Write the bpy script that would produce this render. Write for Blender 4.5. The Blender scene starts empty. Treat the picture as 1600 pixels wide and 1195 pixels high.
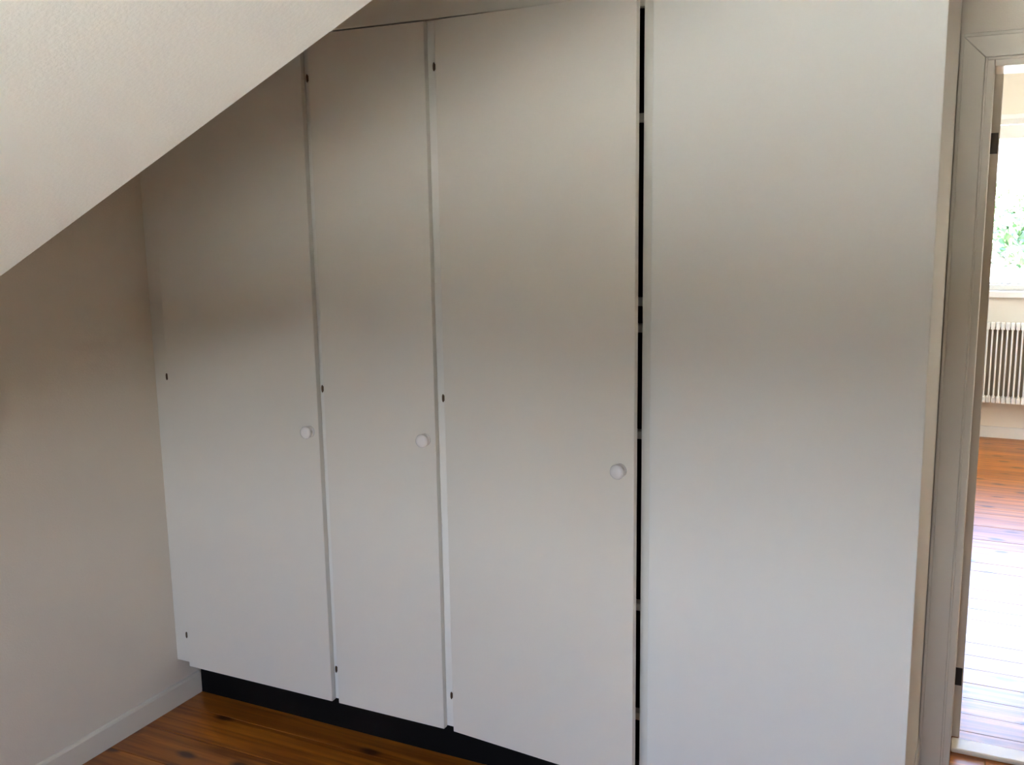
import bpy, bmesh, math, random
from mathutils import Vector, Matrix
random.seed(7)
SC = bpy.context.scene
COL = SC.collection
R = math.radians

# ------------------------------------------------------------------ camera
cam_d = bpy.data.cameras.new('camera')
cam = bpy.data.objects.new('camera', cam_d); COL.objects.link(cam)
cam_d.sensor_fit = 'HORIZONTAL'; cam_d.sensor_width = 36.0
cam_d.lens = 1526.56 / 1600 * 36.0
cam_d.clip_start = 0.02; cam_d.clip_end = 300
yaw, pit, rol = R(26.112), R(9.792), R(-0.898)
F = Vector((-math.sin(yaw)*math.cos(pit), math.cos(yaw)*math.cos(pit), -math.sin(pit)))
Rt = Vector((math.cos(yaw), math.sin(yaw), 0)); Up = Rt.cross(F)
R2 = Rt*math.cos(rol) + Up*math.sin(rol); U2 = -Rt*math.sin(rol) + Up*math.cos(rol)
m = Matrix((R2, U2, -F)).transposed().to_4x4(); m.translation = Vector((2.36076, -2.22672, 1.6))
cam.matrix_world = m
SC.camera = cam

# ------------------------------------------------------------------ sky, sun, exposure
SC.view_settings.view_transform = 'Standard'
try: SC.view_settings.look = 'None'
except Exception: pass
SC.view_settings.gamma = 1.0
SC.view_settings.use_curve_mapping = False
SC.view_settings.exposure = 3.0
SKY = 4.8
w = bpy.data.worlds.new('sky'); SC.world = w; w.use_nodes = True
nt = w.node_tree; nt.nodes.clear()
out = nt.nodes.new('ShaderNodeOutputWorld'); bg = nt.nodes.new('ShaderNodeBackground')
tc = nt.nodes.new('ShaderNodeTexCoord'); sx = nt.nodes.new('ShaderNodeSeparateXYZ'); cr = nt.nodes.new('ShaderNodeValToRGB')
nt.links.new(tc.outputs['Generated'], sx.inputs[0]); nt.links.new(sx.outputs['Z'], cr.inputs[0])
cr.color_ramp.elements[0].position = 0.0; cr.color_ramp.elements[0].color = (.82, .89, 1.0, 1)
cr.color_ramp.elements[1].position = 0.42; cr.color_ramp.elements[1].color = (.42, .57, 1.0, 1)
nt.links.new(cr.outputs[0], bg.inputs[0]); bg.inputs[1].default_value = SKY
nt.links.new(bg.outputs[0], out.inputs[0])
sun_d = bpy.data.lights.new('sun', 'SUN'); sun_d.energy = 38; sun_d.angle = R(0.6); sun_d.color = (1.0, 0.95, 0.87)
sun = bpy.data.objects.new('sun', sun_d); COL.objects.link(sun)
sun.rotation_euler = Vector((-.40, .70, -.66)).to_track_quat('-Z', 'Y').to_euler()       # sun aimed in through the back window, for warm bounce off the floor
def portal(x0, x1, z0, z1, y, sgn):
    l = bpy.data.lights.new('window_portal', 'AREA'); l.shape = 'RECTANGLE'; l.size = x1-x0; l.size_y = z1-z0
    l.cycles.is_portal = True
    o = bpy.data.objects.new('window_portal', l); COL.objects.link(o)
    o.location = ((x0+x1)/2, y, (z0+z1)/2); o.rotation_euler = (R(90)*sgn, 0, 0)

# ------------------------------------------------------------------ materials
def mat(name, col, rough=0.5, bump=None, var=0.0, coat=0.0, spec=0.5, metal=0.0):
    M = bpy.data.materials.new(name); M.use_nodes = True
    t = M.node_tree; b = t.nodes['Principled BSDF']
    b.inputs['Base Color'].default_value = (*col, 1); b.inputs['Roughness'].default_value = rough
    b.inputs['Coat Weight'].default_value = coat; b.inputs['Specular IOR Level'].default_value = spec
    b.inputs['Metallic'].default_value = metal
    c = t.nodes.new('ShaderNodeTexCoord')
    if bump:
        sc, st, d = bump
        n = t.nodes.new('ShaderNodeTexNoise'); n.inputs['Scale'].default_value = sc; n.inputs['Detail'].default_value = 3
        bp = t.nodes.new('ShaderNodeBump'); bp.inputs['Strength'].default_value = st; bp.inputs['Distance'].default_value = d
        t.links.new(c.outputs['Object'], n.inputs['Vector']); t.links.new(n.outputs[0], bp.inputs['Height']); t.links.new(bp.outputs[0], b.inputs['Normal'])
    if var:
        n = t.nodes.new('ShaderNodeTexNoise'); n.inputs['Scale'].default_value = 2.2; n.inputs['Detail'].default_value = 4
        mx = t.nodes.new('ShaderNodeMix'); mx.data_type = 'RGBA'
        mx.inputs['A'].default_value = (*[k*(1-var) for k in col], 1); mx.inputs['B'].default_value = (*[min(1, k*(1+var)) for k in col], 1)
        t.links.new(c.outputs['Object'], n.inputs['Vector']); t.links.new(n.outputs[0], mx.inputs['Factor']); t.links.new(mx.outputs['Result'], b.inputs['Base Color'])
    return M
WALL = mat('painted_wallpaper', (.80, .705, .575), .85, (260, .35, .0015), .012)
PLAS = mat('smooth_wall_paint', (.81, .775, .705), .7, (180, .12, .0006), .01)
CEIL = mat('ceiling_paint', (.87, .85, .785), .9, (240, .3, .0012), .01)
DOOR = mat('cupboard_paint', (.80, .745, .65), .42, (90, .04, .0004), .01)
TRIM = mat('trim_paint', (.80, .725, .60), .35, (60, .05, .0004), .01)
WHITE = mat('window_paint', (.86, .83, .76), .35)
RADI = mat('radiator_enamel', (.84, .80, .70), .3)
STILE = mat('stile_gloss_paint', (.86, .82, .745), .3, (90, .04, .0004), .01)
CREAM = mat('cream_wall_paint', (.84, .76, .62), .7, (180, .12, .0006), .01)
KNOB = mat('knob_lacquer', (.90, .845, .80), .12, coat=.5)
DARK = mat('plinth_black', (.005, .004, .0035), .7, (40, .1, .0005), spec=.15)
INNER = mat('cupboard_inside_shade', (.030, .024, .018), .8, (40, .1, .0005), .1)  # near-black colour stands in for the deep shade behind the doors
SHELF = mat('shelf_board', (.72, .68, .62), .55, (60, .05, .0004))
BRASS = mat('aged_brass', (.13, .080, .045), .4, (300, .2, .0003), .2, metal=.75)
IRON = mat('dark_hinge_iron', (.040, .030, .022), .45, (300, .2, .0003), .2, metal=.6)
GRASS = mat('pale_gravel', (.56, .56, .50), .95, (3, .4, .05), .25)
LEAF = mat('leaf', (.055, .11, .030), .55, None, .35)
BARK = mat('bark', (.10, .075, .055), .9, (30, .6, .01), .2)

def wood():
    M = bpy.data.materials.new('varnished_pine'); M.use_nodes = True
    t = M.node_tree; b = t.nodes['Principled BSDF']; N = t.nodes.new; L = t.links.new
    c = N('ShaderNodeTexCoord'); oi = N('ShaderNodeObjectInfo')
    add = N('ShaderNodeVectorMath'); add.operation = 'ADD'
    sc = N('ShaderNodeVectorMath'); sc.operation = 'SCALE'; sc.inputs['Scale'].default_value = 37.0
    cmb = N('ShaderNodeCombineXYZ')
    for k in ('X', 'Y', 'Z'): L(oi.outputs['Random'], cmb.inputs[k])
    L(cmb.outputs[0], sc.inputs[0]); L(c.outputs['Object'], add.inputs[0]); L(sc.outputs[0], add.inputs[1])
    # long grain along x
    mp = N('ShaderNodeMapping'); mp.inputs['Scale'].default_value = (1.1, 26, 26); L(add.outputs[0], mp.inputs[0])
    g = N('ShaderNodeTexNoise'); g.inputs['Scale'].default_value = 1.6; g.inputs['Detail'].default_value = 5; g.inputs['Distortion'].default_value = .6
    L(mp.outputs[0], g.inputs['Vector'])
    r1 = N('ShaderNodeValToRGB'); e = r1.color_ramp.elements
    e[0].position = .36; e[0].color = (.25, .065, .006, 1); e[1].position = .68; e[1].color = (.58, .19, .018, 1)
    L(g.outputs[0], r1.inputs[0])
    # broad tone
    n2 = N('ShaderNodeTexNoise'); n2.inputs['Scale'].default_value = 2.3; n2.inputs['Detail'].default_value = 2
    L(add.outputs[0], n2.inputs['Vector'])
    hv = N('ShaderNodeHueSaturation'); mr = N('ShaderNodeMapRange'); mr.inputs['To Min'].default_value = .72; mr.inputs['To Max'].default_value = 1.2
    a2 = N('ShaderNodeMath'); a2.operation = 'ADD'; L(n2.outputs[0], a2.inputs[0]); L(oi.outputs['Random'], a2.inputs[1])
    mr.inputs['From Min'].default_value = .3; mr.inputs['From Max'].default_value = 1.7
    L(a2.outputs[0], mr.inputs['Value']); L(mr.outputs[0], hv.inputs['Value']); L(r1.outputs[0], hv.inputs['Color'])
    # knots
    mk = N('ShaderNodeMapping'); mk.inputs['Scale'].default_value = (4.0, 8.5, 1.0); L(add.outputs[0], mk.inputs[0])
    dn = N('ShaderNodeTexNoise'); dn.inputs['Scale'].default_value = 3.0; L(mk.outputs[0], dn.inputs['Vector'])
    dm = N('ShaderNodeMix'); dm.data_type = 'VECTOR'; dm.inputs['Factor'].default_value = .10
    L(mk.outputs[0], dm.inputs['A']); L(dn.outputs['Color'], dm.inputs['B'])
    v = N('ShaderNodeTexVoronoi'); v.voronoi_dimensions = '2D'; v.inputs['Scale'].default_value = 1.0; L(dm.outputs['Result'], v.inputs['Vector'])
    r2 = N('ShaderNodeValToRGB'); e = r2.color_ramp.elements
    e[0].position = .07; e[0].color = (1, 1, 1, 1); e[1].position = .17; e[1].color = (0, 0, 0, 1)
    L(v.outputs['Distance'], r2.inputs[0])
    kf = N('ShaderNodeMath'); kf.operation = 'MULTIPLY'; kf.inputs[1].default_value = .85; L(r2.outputs[0], kf.inputs[0])
    sp_ = N('ShaderNodeSeparateColor'); L(v.outputs['Color'], sp_.inputs[0])
    th = N('ShaderNodeMapRange'); th.inputs['From Min'].default_value = .38; th.inputs['From Max'].default_value = .62; L(sp_.outputs[0], th.inputs['Value'])
    k2 = N('ShaderNodeMath'); k2.operation = 'MULTIPLY'; L(kf.outputs[0], k2.inputs[0]); L(th.outputs[0], k2.inputs[1]); kf = k2
    mx = N('ShaderNodeMix'); mx.data_type = 'RGBA'; mx.inputs['B'].default_value = (.045, .014, .006, 1)
    L(kf.outputs[0], mx.inputs['Factor']); L(hv.outputs[0], mx.inputs['A']); L(mx.outputs['Result'], b.inputs['Base Color'])
    b.inputs['Roughness'].default_value = .34; b.inputs['Coat Weight'].default_value = .12; b.inputs['Coat Roughness'].default_value = .28
    bp = N('ShaderNodeBump'); bp.inputs['Strength'].default_value = .12; bp.inputs['Distance'].default_value = .001
    L(g.outputs[0], bp.inputs['Height']); L(bp.outputs[0], b.inputs['Normal'])
    return M
PINE = wood()
def glass():
    M = bpy.data.materials.new('window_glass'); M.use_nodes = True
    t = M.node_tree; t.nodes.clear(); N = t.nodes.new
    o = N('ShaderNodeOutputMaterial'); tr = N('ShaderNodeBsdfTransparent'); gl = N('ShaderNodeBsdfGlossy'); gl.inputs['Roughness'].default_value = .02
    fr = N('ShaderNodeFresnel'); fr.inputs['IOR'].default_value = 1.45; mx = N('ShaderNodeMixShader')
    tr.inputs[0].default_value = (.95, .97, .96, 1)
    t.links.new(fr.outputs[0], mx.inputs[0]); t.links.new(tr.outputs[0], mx.inputs[1]); t.links.new(gl.outputs[0], mx.inputs[2]); t.links.new(mx.outputs[0], o.inputs[0])
    return M
GLASS = glass()

# ------------------------------------------------------------------ mesh helpers
def link(name, bm, material, parent=None, kind=None, loc=(0, 0, 0), smooth=False):
    me = bpy.data.meshes.new(name); bm.normal_update(); bm.to_mesh(me); bm.free()
    me.materials.append(material)
    if smooth:
        for p in me.polygons: p.use_smooth = True
    o = bpy.data.objects.new(name, me); COL.objects.link(o); o.location = loc
    if parent: o.parent = parent
    if kind: o['kind'] = kind
    return o
def add_box(bm, x0, x1, y0, y1, z0, z1, bev=0.0, seg=2):
    t = bmesh.new()
    bmesh.ops.create_cube(t, size=1)
    for v in t.verts: v.co = Vector(((x0+x1)/2+v.co.x*(x1-x0), (y0+y1)/2+v.co.y*(y1-y0), (z0+z1)/2+v.co.z*(z1-z0)))
    if bev: bmesh.ops.bevel(t, geom=t.edges[:], offset=bev, segments=seg, profile=.6, affect='EDGES')
    me = bpy.data.meshes.new('t'); t.to_mesh(me); t.free(); bm.from_mesh(me); bpy.data.meshes.remove(me)
def box(name, x0, x1, y0, y1, z0, z1, material, parent=None, kind=None, bev=0.0):
    bm = bmesh.new()
    if parent is None:      # top-level boxes keep their origin at the base centre
        cx, cy = (x0+x1)/2, (y0+y1)/2
        add_box(bm, x0-cx, x1-cx, y0-cy, y1-cy, 0, z1-z0, bev)
        return link(name, bm, material, None, kind, (cx, cy, z0))
    add_box(bm, x0, x1, y0, y1, z0, z1, bev)
    return link(name, bm, material, parent, kind)
def boxes(name, lst, material, parent=None, kind=None, bev=0.0):
    bm = bmesh.new()
    for b in lst: add_box(bm, *b, bev)
    return link(name, bm, material, parent, kind)
def lathe(bm, prof, seg, M):
    rings = []
    for r, h in prof:
        rings.append([bm.verts.new(M @ Vector((r*math.cos(2*math.pi*k/seg), r*math.sin(2*math.pi*k/seg), h))) for k in range(seg)])
    for a, b in zip(rings, rings[1:]):
        for k in range(seg): bm.faces.new((a[k], a[(k+1) % seg], b[(k+1) % seg], b[k]))
    bm.faces.new(rings[0][::-1]); bm.faces.new(rings[-1])
def prism(bm, poly, y0, y1):
    a = [bm.verts.new((x, y0, z)) for x, z in poly]; b = [bm.verts.new((x, y1, z)) for x, z in poly]
    bm.faces.new(a); bm.faces.new(b[::-1])
    n = len(poly)
    for k in range(n): bm.faces.new((a[k], b[k], b[(k+1) % n], a[(k+1) % n]))
    bmesh.ops.recalc_face_normals(bm, faces=bm.faces[:])
def sweep_x0(name, prof, y0, y1, material, kind):      # skirting profile (x,z) swept along y
    bm = bmesh.new(); prism(bm, prof, y0, y1); return link(name, bm, material, None, kind)

# ------------------------------------------------------------------ the room shell
XR = 2.2534          # outer corner of the boxed-in wall
XW = 3.75            # right wall of the room
YB = -3.6            # wall behind the camera
YD, YD2 = 0.65, 0.815    # wall with the doorway
YF = 5.27            # far wall of the next room
H, HF = 2.36, 2.62
floor = box('floor', -.15, 4.6, YB-.15, YF+.15, -.12, -.022, mat('subfloor', (.25, .18, .11), .9), None, 'structure')
def plank(x0, x1, y0, y1):
    bm = bmesh.new(); cy = (y0+y1)/2; g = .0007
    add_box(bm, 0, x1-x0, -(y1-y0)/2+g, (y1-y0)/2-g, -.022, 0, .0008, 1)
    o = link('floor_board', bm, PINE, floor); o.matrix_parent_inverse = Matrix.Translation(-Vector(floor.location)); o.location = (x0, cy, random.uniform(-.0006, .0004))
y = YB
rows = []
yy = .1575
while yy > YB:
    rows.append((max(YB, yy-.147), yy)); yy -= .147
yy = .1575
while yy < YF:
    hh = .147 if yy < .75 else .116
    rows.append((yy, min(YF, yy+hh))); yy += hh
for a, b in rows:
    if b-a < .02: continue
    if a > YD:
        xs = [1.0] + ([random.uniform(1.6, 2.2), random.uniform(2.9, 3.6)] if b > 1.2 else [3.1]) + [4.45]
    else: xs = [0.0, random.uniform(1.3, 2.6), XW]
    for p, q in zip(xs, xs[1:]): plank(p+.0008, q-.0008, a, b)

box('wall_left', -.15, 0, YB-.15, YD2, -.12, H+.3, WALL, None, 'structure')
box('wall_right', XW, XW+.15, YB-.15, YD, -.12, H+.3, WALL, None, 'structure')
# boxed-in wall beside the wardrobe (its face is flush with the wardrobe doors, its end faces the doorway)
box('wall_front', 1.6385, XR, 0, YD-.002, 0, H, PLAS, None, 'structure', .003)
# wall with the doorway: left of it, right of it and above it
boxes('wall_doorway', [(0, 2.3156, YD, YD2, 0, H+.3), (3.17, XW+.15, YD, YD2, 0, H+.3), (2.3156, 3.17, YD, YD2, 1.974, H+.3)], WALL, None, 'structure')
# wall behind the camera with its window
WX0, WX1, WZ0, WZ1 = 1.3, 2.58, .88, 1.70
boxes('wall_back', [(0, WX0, YB-.15, YB, 0, H+.3), (WX1, XW, YB-.15, YB, 0, H+.3), (WX0, WX1, YB-.15, YB, 0, WZ0), (WX0, WX1, YB-.15, YB, WZ1, H+.3)], WALL, None, 'structure')
box('shading_box', 2.78, XW, YB, -1.412, 0, H, WALL, None, 'structure', .004)  # unseen box, added to keep window light off the right wall
box('ceiling', -.15, XW+.15, YB-.15, YD2+.1, H, H+.15, CEIL, None, 'structure')
# roof slope: ends in a straight edge at y = -0.6, in front of the wardrobe alcove
zs0, tn = .945, math.tan(R(25.317)); ye = -1.4
bm = bmesh.new(); xe = (H-zs0)/tn
prism(bm, [(-.01, zs0-.01*tn), (xe, H+.001), (xe, H+.02), (-.01, H+.02)], YB, ye)
link('ceiling_slope', bm, CEIL, None, 'structure')
# next room
box('ceiling_next_room', .85, 4.6, YD2, YF+.15, HF, HF+.15, CEIL, None, 'structure')
SY0, SY1, SZ0, SZ1 = 2.6, 4.35, .8, 2.02
box('wall_next_room_right', 4.45, 4.6, YD2, YF, -.02, HF, CREAM, None, 'structure')
boxes('wall_next_room_left', [(.85, 1.0, YD2, SY0, -.02, HF), (.85, 1.0, SY1, YF, -.02, HF), (.85, 1.0, SY0, SY1, -.02, SZ0), (.85, 1.0, SY0, SY1, SZ1, HF)], CREAM, None, 'structure')
boxes('wall_next_room_near', [(XW+.15, 4.45, YD2-.15, YD2, 0, HF), (1.0, 4.45, YD2-.15, YD2-.001, H+.3, HF+.1)], CREAM, None, 'structure')
FX0, FX1, FZ0, FZ1 = 1.95, 3.10, 1.03, 2.175
boxes('wall_far', [(.85, FX0, YF, YF+.15, -.02, HF), (FX1, 4.6, YF, YF+.15, -.02, HF), (FX0, FX1, YF, YF+.15, -.02, FZ0), (FX0, FX1, YF, YF+.15, FZ1, HF)], CREAM, None, 'structure')
portal(WX0, WX1, WZ0, WZ1, YB-.14, 1)
portal(FX0, FX1, FZ0, FZ1, YF+.14, -1)
portal(SY0, SY1, SZ0, SZ1, 0, 1)
po = bpy.data.objects['window_portal.002']; po.location = (.86, (SY0+SY1)/2, (SZ0+SZ1)/2); po.rotation_euler = (R(90), 0, R(-90))

# skirtings
sk = lambda x, h=.075, d=.012: [(x, 0), (x+d, 0), (x+d, h-.008), (x+d*.75, h-.002), (x+d*.4, h), (x, h)]
sweep_x0('baseboard_left', sk(0), YB, .1090, TRIM, 'structure')
sweep_x0('baseboard_return', sk(XR, .09, .006), .012, YD-.022, TRIM, 'structure')
box('baseboard_front', 1.645, XR, -.012, 0, 0, .075, TRIM, None, 'structure', .003)
box('baseboard_far', 1.0, 4.45, YF-.014, YF, 0, .08, PLAS, None, 'structure', .003)

# ------------------------------------------------------------------ windows
def window(name, x0, x1, z0, z1, yin, sgn, nm, head=0.0):
    """yin: inner wall face; sgn +1 when outdoors is towards +y."""
    Y = lambda d: (min(yin+sgn*d[0], yin+sgn*d[1]), max(yin+sgn*d[0], yin+sgn*d[1]))
    bm = bmesh.new(); a, b = Y((.03, .12)); f = .035
    for q in ((x0, x0+f, z0, z1), (x1-f, x1, z0, z1), (x0+f, x1-f, z0, z0+f), (x0+f, x1-f, z1-f, z1)):
        add_box(bm, q[0], q[1], a, b, q[2], q[3], .003)
    fr = link(name, bm, WHITE, None, 'structure')
    n = nm; wdt = (x1-x0-2*f)/n
    for k in range(n):
        sx0, sx1 = x0+f+k*wdt+.003, x0+f+(k+1)*wdt-.003; a, b = Y((.05, .095)); s = .045; zb_, zt = z0+f+.003, z1-f-.003
        bm = bmesh.new()
        for q in ((sx0, sx0+s, zb_, zt), (sx1-s, sx1, zb_, zt), (sx0+s, sx1-s, zb_, zb_+s*.3), (sx0+s, sx1-s, zt-s-head, zt)):
            add_box(bm, q[0], q[1], a, b, q[2], q[3], .004)
        sh = link('window_sash', bm, WHITE, fr)
        ym = yin+sgn*.073
        bm = bmesh.new(); add_box(bm, sx0+s-.004, sx1-s+.004, ym-.002, ym+.002, zb_+s*.3-.004, zt-s-head+.004)
        link('window_pane', bm, GLASS, sh)
    return fr
w1 = window('window_1', FX0, FX1, FZ0, FZ1, YF, 1, 1, .045)
bm = bmesh.new()      # architrave and sill on the room side
t = .07
for q in ((FX0-t, FX0, FZ0, FZ1+t*.4), (FX1, FX1+t, FZ0, FZ1+t*.4), (FX0, FX1, FZ1-.004, FZ1+t*.4)): add_box(bm, q[0], q[1], YF-.016, YF, q[2], q[3], .003)
link('window_architrave', bm, WHITE, w1)
bm = bmesh.new(); add_box(bm, FX0-t-.03, FX1+t+.03, YF-.05, YF+.035, FZ0-.045, FZ0, .006); link('window_sill', bm, WHITE, w1)
bm = bmesh.new()
for q in ((SY0, SY0+.05, SZ0, SZ1), (SY1-.05, SY1, SZ0, SZ1), (SY0+.05, SY1-.05, SZ0, SZ0+.05), (SY0+.05, SY1-.05, SZ1-.05, SZ1), ((SY0+SY1)/2-.03, (SY0+SY1)/2+.03, SZ0+.05, SZ1-.05)):
    add_box(bm, .90, .96, q[0], q[1], q[2], q[3], .003)
w3 = link('added_window', bm, WHITE, None, 'structure')  # out of view, added to brighten the next room
for a, b in ((SY0+.05, (SY0+SY1)/2-.03), ((SY0+SY1)/2+.03, SY1-.05)):
    bm = bmesh.new(); add_box(bm, .928, .932, a, b, SZ0+.05, SZ1-.05); link('window_pane', bm, GLASS, w3)
w2 = window('window_2', WX0, WX1, WZ0, WZ1, YB, -1, 2)
bm = bmesh.new(); add_box(bm, WX0-.06, WX1+.06, YB-.035, YB+.05, WZ0-.04, WZ0, .006); link('window_sill', bm, WHITE, w2)

# ------------------------------------------------------------------ doorway: casing, frame, threshold, open door
JX0, JX1, LZ = 2.3385, 3.145, 1.951
def mitred(name, poly):
    bm = bmesh.new(); prism(bm, poly, YD-.016, YD)
    bmesh.ops.bevel(bm, geom=bm.edges[:], offset=.0015, segments=1, affect='EDGES')
    return link(name, bm, TRIM, None, 'structure')
mitred('trim_1', [(2.2554, 0), (2.3156, 0), (2.3156, 1.974), (2.2554, 2.035)])
mitred('trim_2', [(2.3160, 1.9743), (3.1696, 1.9743), (3.2306, 2.035), (2.2562, 2.035)])
mitred('trim_3', [(3.17, 0), (3.231, 0), (3.231, 2.035), (3.17, 1.974)])
# raised outer bead of the casing
boxes('trim_4', [(2.2554, 2.264, YD-.022, YD-.015, 0, 2.0355), (2.264, 3.222, YD-.022, YD-.015, 2.0265, 2.0355), (3.222, 3.2312, YD-.022, YD-.015, 0, 2.0355)], TRIM, None, 'structure', .002)
# door frame with a rounded stop
boxes('door_frame', [(2.3156, JX0, YD-.006, YD2+.004, 0, 1.974), (JX1, 3.17, YD-.006, YD2+.004, 0, 1.974), (JX0, JX1, YD-.006, YD2+.004, LZ, 1.974)], TRIM, None, 'structure', .003)
boxes('trim_5', [(2.3156, 2.3215, YD-.013, YD-.004, 0, 1.974), (JX1+.018, 3.17, YD-.013, YD-.004, 0, 1.974), (2.3215, JX1+.018, YD-.013, YD-.004, LZ+.0165, 1.974)], TRIM, None, 'structure', .002)
box('threshold', JX0+.001, JX1-.001, .745, YD2, 0, .014, mat('threshold_wood', (.72, .62, .48), .35), None, 'structure', .005)
d = bpy.data.objects.new('door_1', None); COL.objects.link(d); d['kind'] = 'structure'
d.location = (2.3605, YD2+.018, .006); d.rotation_euler = (0, 0, R(90+1.6))
# local: x along the leaf away from the hinge, y through the thickness (+y = left side)
bm = bmesh.new(); add_box(bm, 0, .79, 0, .040, 0, 1.962, .002); link('door_leaf', bm, mat('door_edge_paint', (.62, .53, .42), .45, (60, .1, .0005), .05), d)
for z in (.175, 1.742):
    bm = bmesh.new(); add_box(bm, -.0022, .001, .0035, .032, z-.006, z+.050, .001)
    lathe(bm, [(.003, -.034), (.0048, -.031), (.0048, .031), (.003, .034)], 10, Matrix.Translation((-.003, .028, z+.022)))
    link('door_hinge', bm, IRON, d)
def handle(side):
    bm = bmesh.new(); s = 1 if side else -1; y0 = .040 if side else 0
    Mx = Matrix.Translation((.73, y0, 1.0)) @ Matrix.Rotation(R(-90*s), 4, 'X')
    lathe(bm, [(.024, 0), (.024, .004), (.009, .006), (.009, .045), (.004, .047)], 16, Mx)
    add_box(bm, .62, .736, min(y0+s*.036, y0+s*.05), max(y0+s*.036, y0+s*.05), .991, 1.009, .005)
    link('door_handle', bm, BRASS, d)
handle(1)

# ------------------------------------------------------------------ built-in wardrobe
Z0, Z1 = .1533, 2.0819
ward = bpy.data.objects.new('wardrobe', None); COL.objects.link(ward)
ward['label'] = 'built-in white wardrobe with three tall flat doors on a black plinth under the sloping ceiling'
ward['category'] = 'wardrobe'
stiles = [(0.001, .0795), (.641, .6760), (1.031, 1.0725), (1.612, 1.6375)]
for x0, x1 in stiles: box('stile', x0, x1, .021, .045, Z0+.001, Z1+.02, STILE if .3 < x0 < 1.3 else DOOR, ward, None, .0012)
box('top_rail', .002, 1.6365, .0225, .0440, 2.064, 2.11, DOOR, ward)
box('top_panel', .001, 1.6375, .000, .020, Z1+.0035, H-.002, DOOR, ward, None, .001)
box('plinth', .0125, 1.6375, .1095, .128, .0005, Z0-.001, DARK, ward)
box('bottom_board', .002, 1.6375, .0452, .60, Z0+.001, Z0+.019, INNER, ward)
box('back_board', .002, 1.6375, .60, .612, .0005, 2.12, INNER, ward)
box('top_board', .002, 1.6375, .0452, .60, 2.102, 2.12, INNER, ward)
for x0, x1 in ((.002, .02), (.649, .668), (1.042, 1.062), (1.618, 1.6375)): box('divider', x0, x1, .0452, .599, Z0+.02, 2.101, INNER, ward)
for z, f in ((1.925, .085), (1.82, .052), (1.383, .052), (1.318, .052), (1.050, .052), (.596, .052), (.292, .052)):
    box('shelf_rail', 1.063, 1.617, f, f+.028, z-.010, z+.010, SHELF if f < .08 else INNER, ward, None, .002)  # topmost rail takes the dark inside colour, painted dim
for z in (.5, 1.0, 1.5): box('shelf', .021, .648, .06, .58, z-.01, z+.01, SHELF, ward); box('shelf', .669, 1.041, .06, .58, z-.01, z+.01, SHELF, ward)
def wdoor(x0, x1, ang, knob_dx, knob_z):
    wd = x1-x0
    bm = bmesh.new(); add_box(bm, 0, wd, 0, .0185, 0, Z1-Z0, .0014)
    o = link('door', bm, DOOR, ward, None, (x0, 0, Z0)); o.rotation_euler = (0, 0, -R(ang))
    bm = bmesh.new()
    prof = [(.0168, 0), (.0168, .0025), (.0150, .0045), (.0095, .0065), (.0088, .0105), (.0100, .0135), (.0160, .0155), (.0182, .0180), (.0185, .0200), (.0170, .0235), (.0130, .0262), (.0070, .0277), (.0015, .0281)]
    lathe(bm, prof, 28, Matrix.Translation((knob_dx, 0, knob_z-Z0)) @ Matrix.Rotation(R(90), 4, 'X'))
    link('knob', bm, KNOB, o, smooth=True)
    for z in (1.970, 1.1160, .2597):
        bm = bmesh.new()
        lathe(bm, [(.0008, -.0110), (.0024, -.0085), (.0032, -.004), (.0032, .004), (.0024, .0085), (.0008, .0110)], 12, Matrix.Translation((-.0064, .0030, z-Z0)))
        add_box(bm, -.0070, -.0002, .0050, .0064, z-Z0-.007, z-Z0+.007)
        link('hinge', bm, BRASS, o, smooth=False)
    return o
wdoor(.0745, .6460, 0, .5400, .9879)
wdoor(.6707, 1.0362, 0, .3330, .9979)
wdoor(1.0672, 1.6212, 5.6, .5180, .9838)

# ------------------------------------------------------------------ radiator in the next room
rad = bpy.data.objects.new('radiator', None); COL.objects.link(rad); rad.location = (2.45, YF-.11, 0)
rad['label'] = 'cream column radiator under the window in the room beyond the doorway'; rad['category'] = 'radiator'
RX0, nf, sp = -.48, 32, .0305
bmc = bmesh.new()
for dy in (-.028, .028):
    lathe(bmc, [(.004, 0), (.0052, .012), (.0052, .518), (.004, .53)], 8, Matrix.Translation((0, dy, .275)))
add_box(bmc, -.0125, .0125, -.038, .038, .270, .312, .006); add_box(bmc, -.0125, .0125, -.038, .038, .775, .822, .006)
base_me = None
for k in range(nf):
    if base_me is None:
        o = link('column', bmc, RADI, rad, smooth=False); base_me = o.data
    else:
        o = bpy.data.objects.new('column', base_me); COL.objects.link(o); o.parent = rad
    o.location = (RX0+k*sp, 0, 0)
for z in (.29, .80):
    bm = bmesh.new(); lathe(bm, [(.011, RX0-.02), (.011, RX0+nf*sp)], 10, Matrix.Translation((0, 0, z)) @ Matrix.Rotation(R(90), 4, 'Y')); link('header_pipe', bm, RADI, rad)
boxes('gap_shade_plate', [(RX0-.005, RX0+(nf-1)*sp+.005, .060, .064, .300, .79)], mat('radiator_shadow_plate', (.32, .25, .17), .8), rad)  # brown sheet standing in for the shade between the columns
for x in (RX0+.1, RX0+nf*sp-.13):
    
    for z in (.32, .70):
        bm = bmesh.new(); add_box(bm, x, x+.03, .038, .1095, z, z+.04, .002); link('bracket', bm, RADI, rad)
bm = bmesh.new(); lathe(bm, [(.0075, 0), (.0075, .29)], 10, Matrix.Translation((RX0+nf*sp+.01, 0, .0005))); link('supply_pipe', bm, RADI, rad)

# ------------------------------------------------------------------ outdoors
g = box('ground', -60, 60, -60, 60, -3.4, -3.2, GRASS, None, 'structure')
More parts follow.
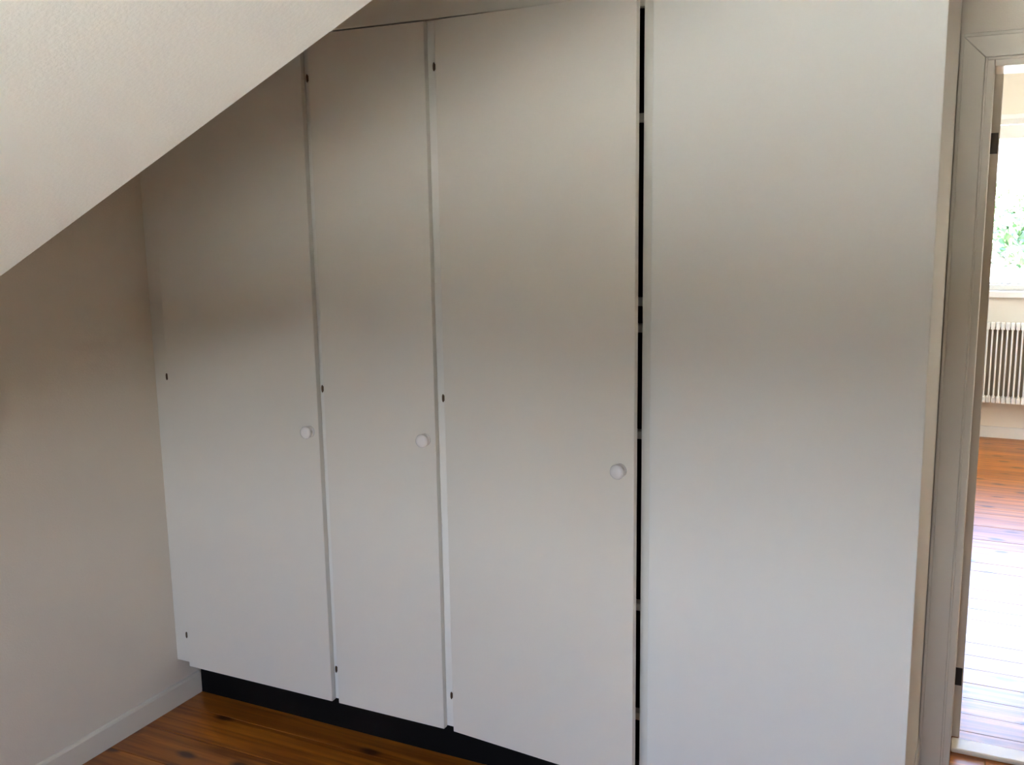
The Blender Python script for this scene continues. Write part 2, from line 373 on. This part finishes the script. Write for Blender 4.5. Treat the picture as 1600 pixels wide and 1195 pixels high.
# the storey below, so that the rooms do not float above the lawn
box('wall_storey_below', -.15, 4.6, YB-.15, YF+.15, -3.2, -.12, PLAS, None, 'structure')
def leafmesh(n, rx, ry, rz, size, seed, lumps):
    rnd = random.Random(seed); vs, fs = [], []
    cs_ = [(rnd.uniform(-.6, .6)*rx, rnd.uniform(-.6, .6)*ry, rnd.uniform(-.65, .65)*rz, rnd.uniform(.28, .5)) for _ in range(lumps)]
    for _ in range(n):
        c = rnd.choice(cs_)
        while True:
            p = Vector((rnd.uniform(-1, 1), rnd.uniform(-1, 1), rnd.uniform(-1, 1)))
            if .25 < p.length < 1: break
        q = Vector((c[0]+p.x*rx*c[3], c[1]+p.y*ry*c[3], c[2]+p.z*rz*c[3]))
        a = Vector((rnd.gauss(0, 1), rnd.gauss(0, 1), rnd.gauss(0, 1))).normalized(); b = a.cross(Vector((rnd.gauss(0, 1), rnd.gauss(0, 1), rnd.gauss(0, 1)))).normalized()
        s = size*rnd.uniform(.6, 1.2); i = len(vs)
        vs += [q-a*s, q+b*s*.45, q+a*s, q-b*s*.45]; fs.append((i, i+1, i+2, i+3))
    me = bpy.data.meshes.new('crown'); me.from_pydata(vs, [], fs); me.materials.append(LEAF); return me
def tree(name, label, x, y, zc, rx, ry, rz, n, size, seed, lumps=14, group=None):
    r = bpy.data.objects.new(name, None); COL.objects.link(r); r.location = (x, y, -3.2); r['label'] = label; r['category'] = 'tree'
    if group: r['group'] = group
    bm = bmesh.new(); hgt = zc+3.2
    lathe(bm, [(.16, 0), (.12, .5), (.09, hgt*.6), (.04, hgt)], 10, Matrix.Identity(4))
    for k in range(5):
        A = Matrix.Translation((0, 0, hgt*(.5+.08*k))) @ Matrix.Rotation(k*2.4, 4, 'Z') @ Matrix.Rotation(R(48), 4, 'Y')
        lathe(bm, [(.045, 0), (.012, rx*.9)], 6, A)
    link('trunk', bm, BARK, r)
    o = bpy.data.objects.new('crown', leafmesh(n, rx, ry, rz, size, seed, lumps)); COL.objects.link(o); o.parent = r; o.location = (0, 0, hgt); o['kind'] = 'stuff'
    return r
tree('tree', 'light green leafy tree seen through the window beyond the doorway', 3.0, 14.5, 1.15, 1.5, 1.3, .8, 2600, .10, 3, 16)
# wooded ridge behind the house (opposite the back window)
bm = bmesh.new(); rnd = random.Random(5); pr = None
n = 90
for k in range(n+1):
    a = R(200 + 140*k/n); rr = 48
    hh = .2+ .9*math.sin(k*.31)+.5*math.sin(k*.83+1)+rnd.uniform(-.35, .35)
    q = [bm.verts.new((rr*math.cos(a), rr*math.sin(a), -3.3)), bm.verts.new((rr*1.02*math.cos(a), rr*1.02*math.sin(a), 1.2+hh)),
         bm.verts.new((rr*1.12*math.cos(a), rr*1.12*math.sin(a), 3.8+hh)), bm.verts.new((rr*1.2*math.cos(a), rr*1.2*math.sin(a), -3.3))]
    if pr:
        for j in range(3): bm.faces.new((pr[j], pr[j+1], q[j+1], q[j]))
    pr = q
link('wooded_ridge', bm, mat('far_woodland', (.030, .032, .018), .95, (1.2, .8, .3), .3), None, 'structure')
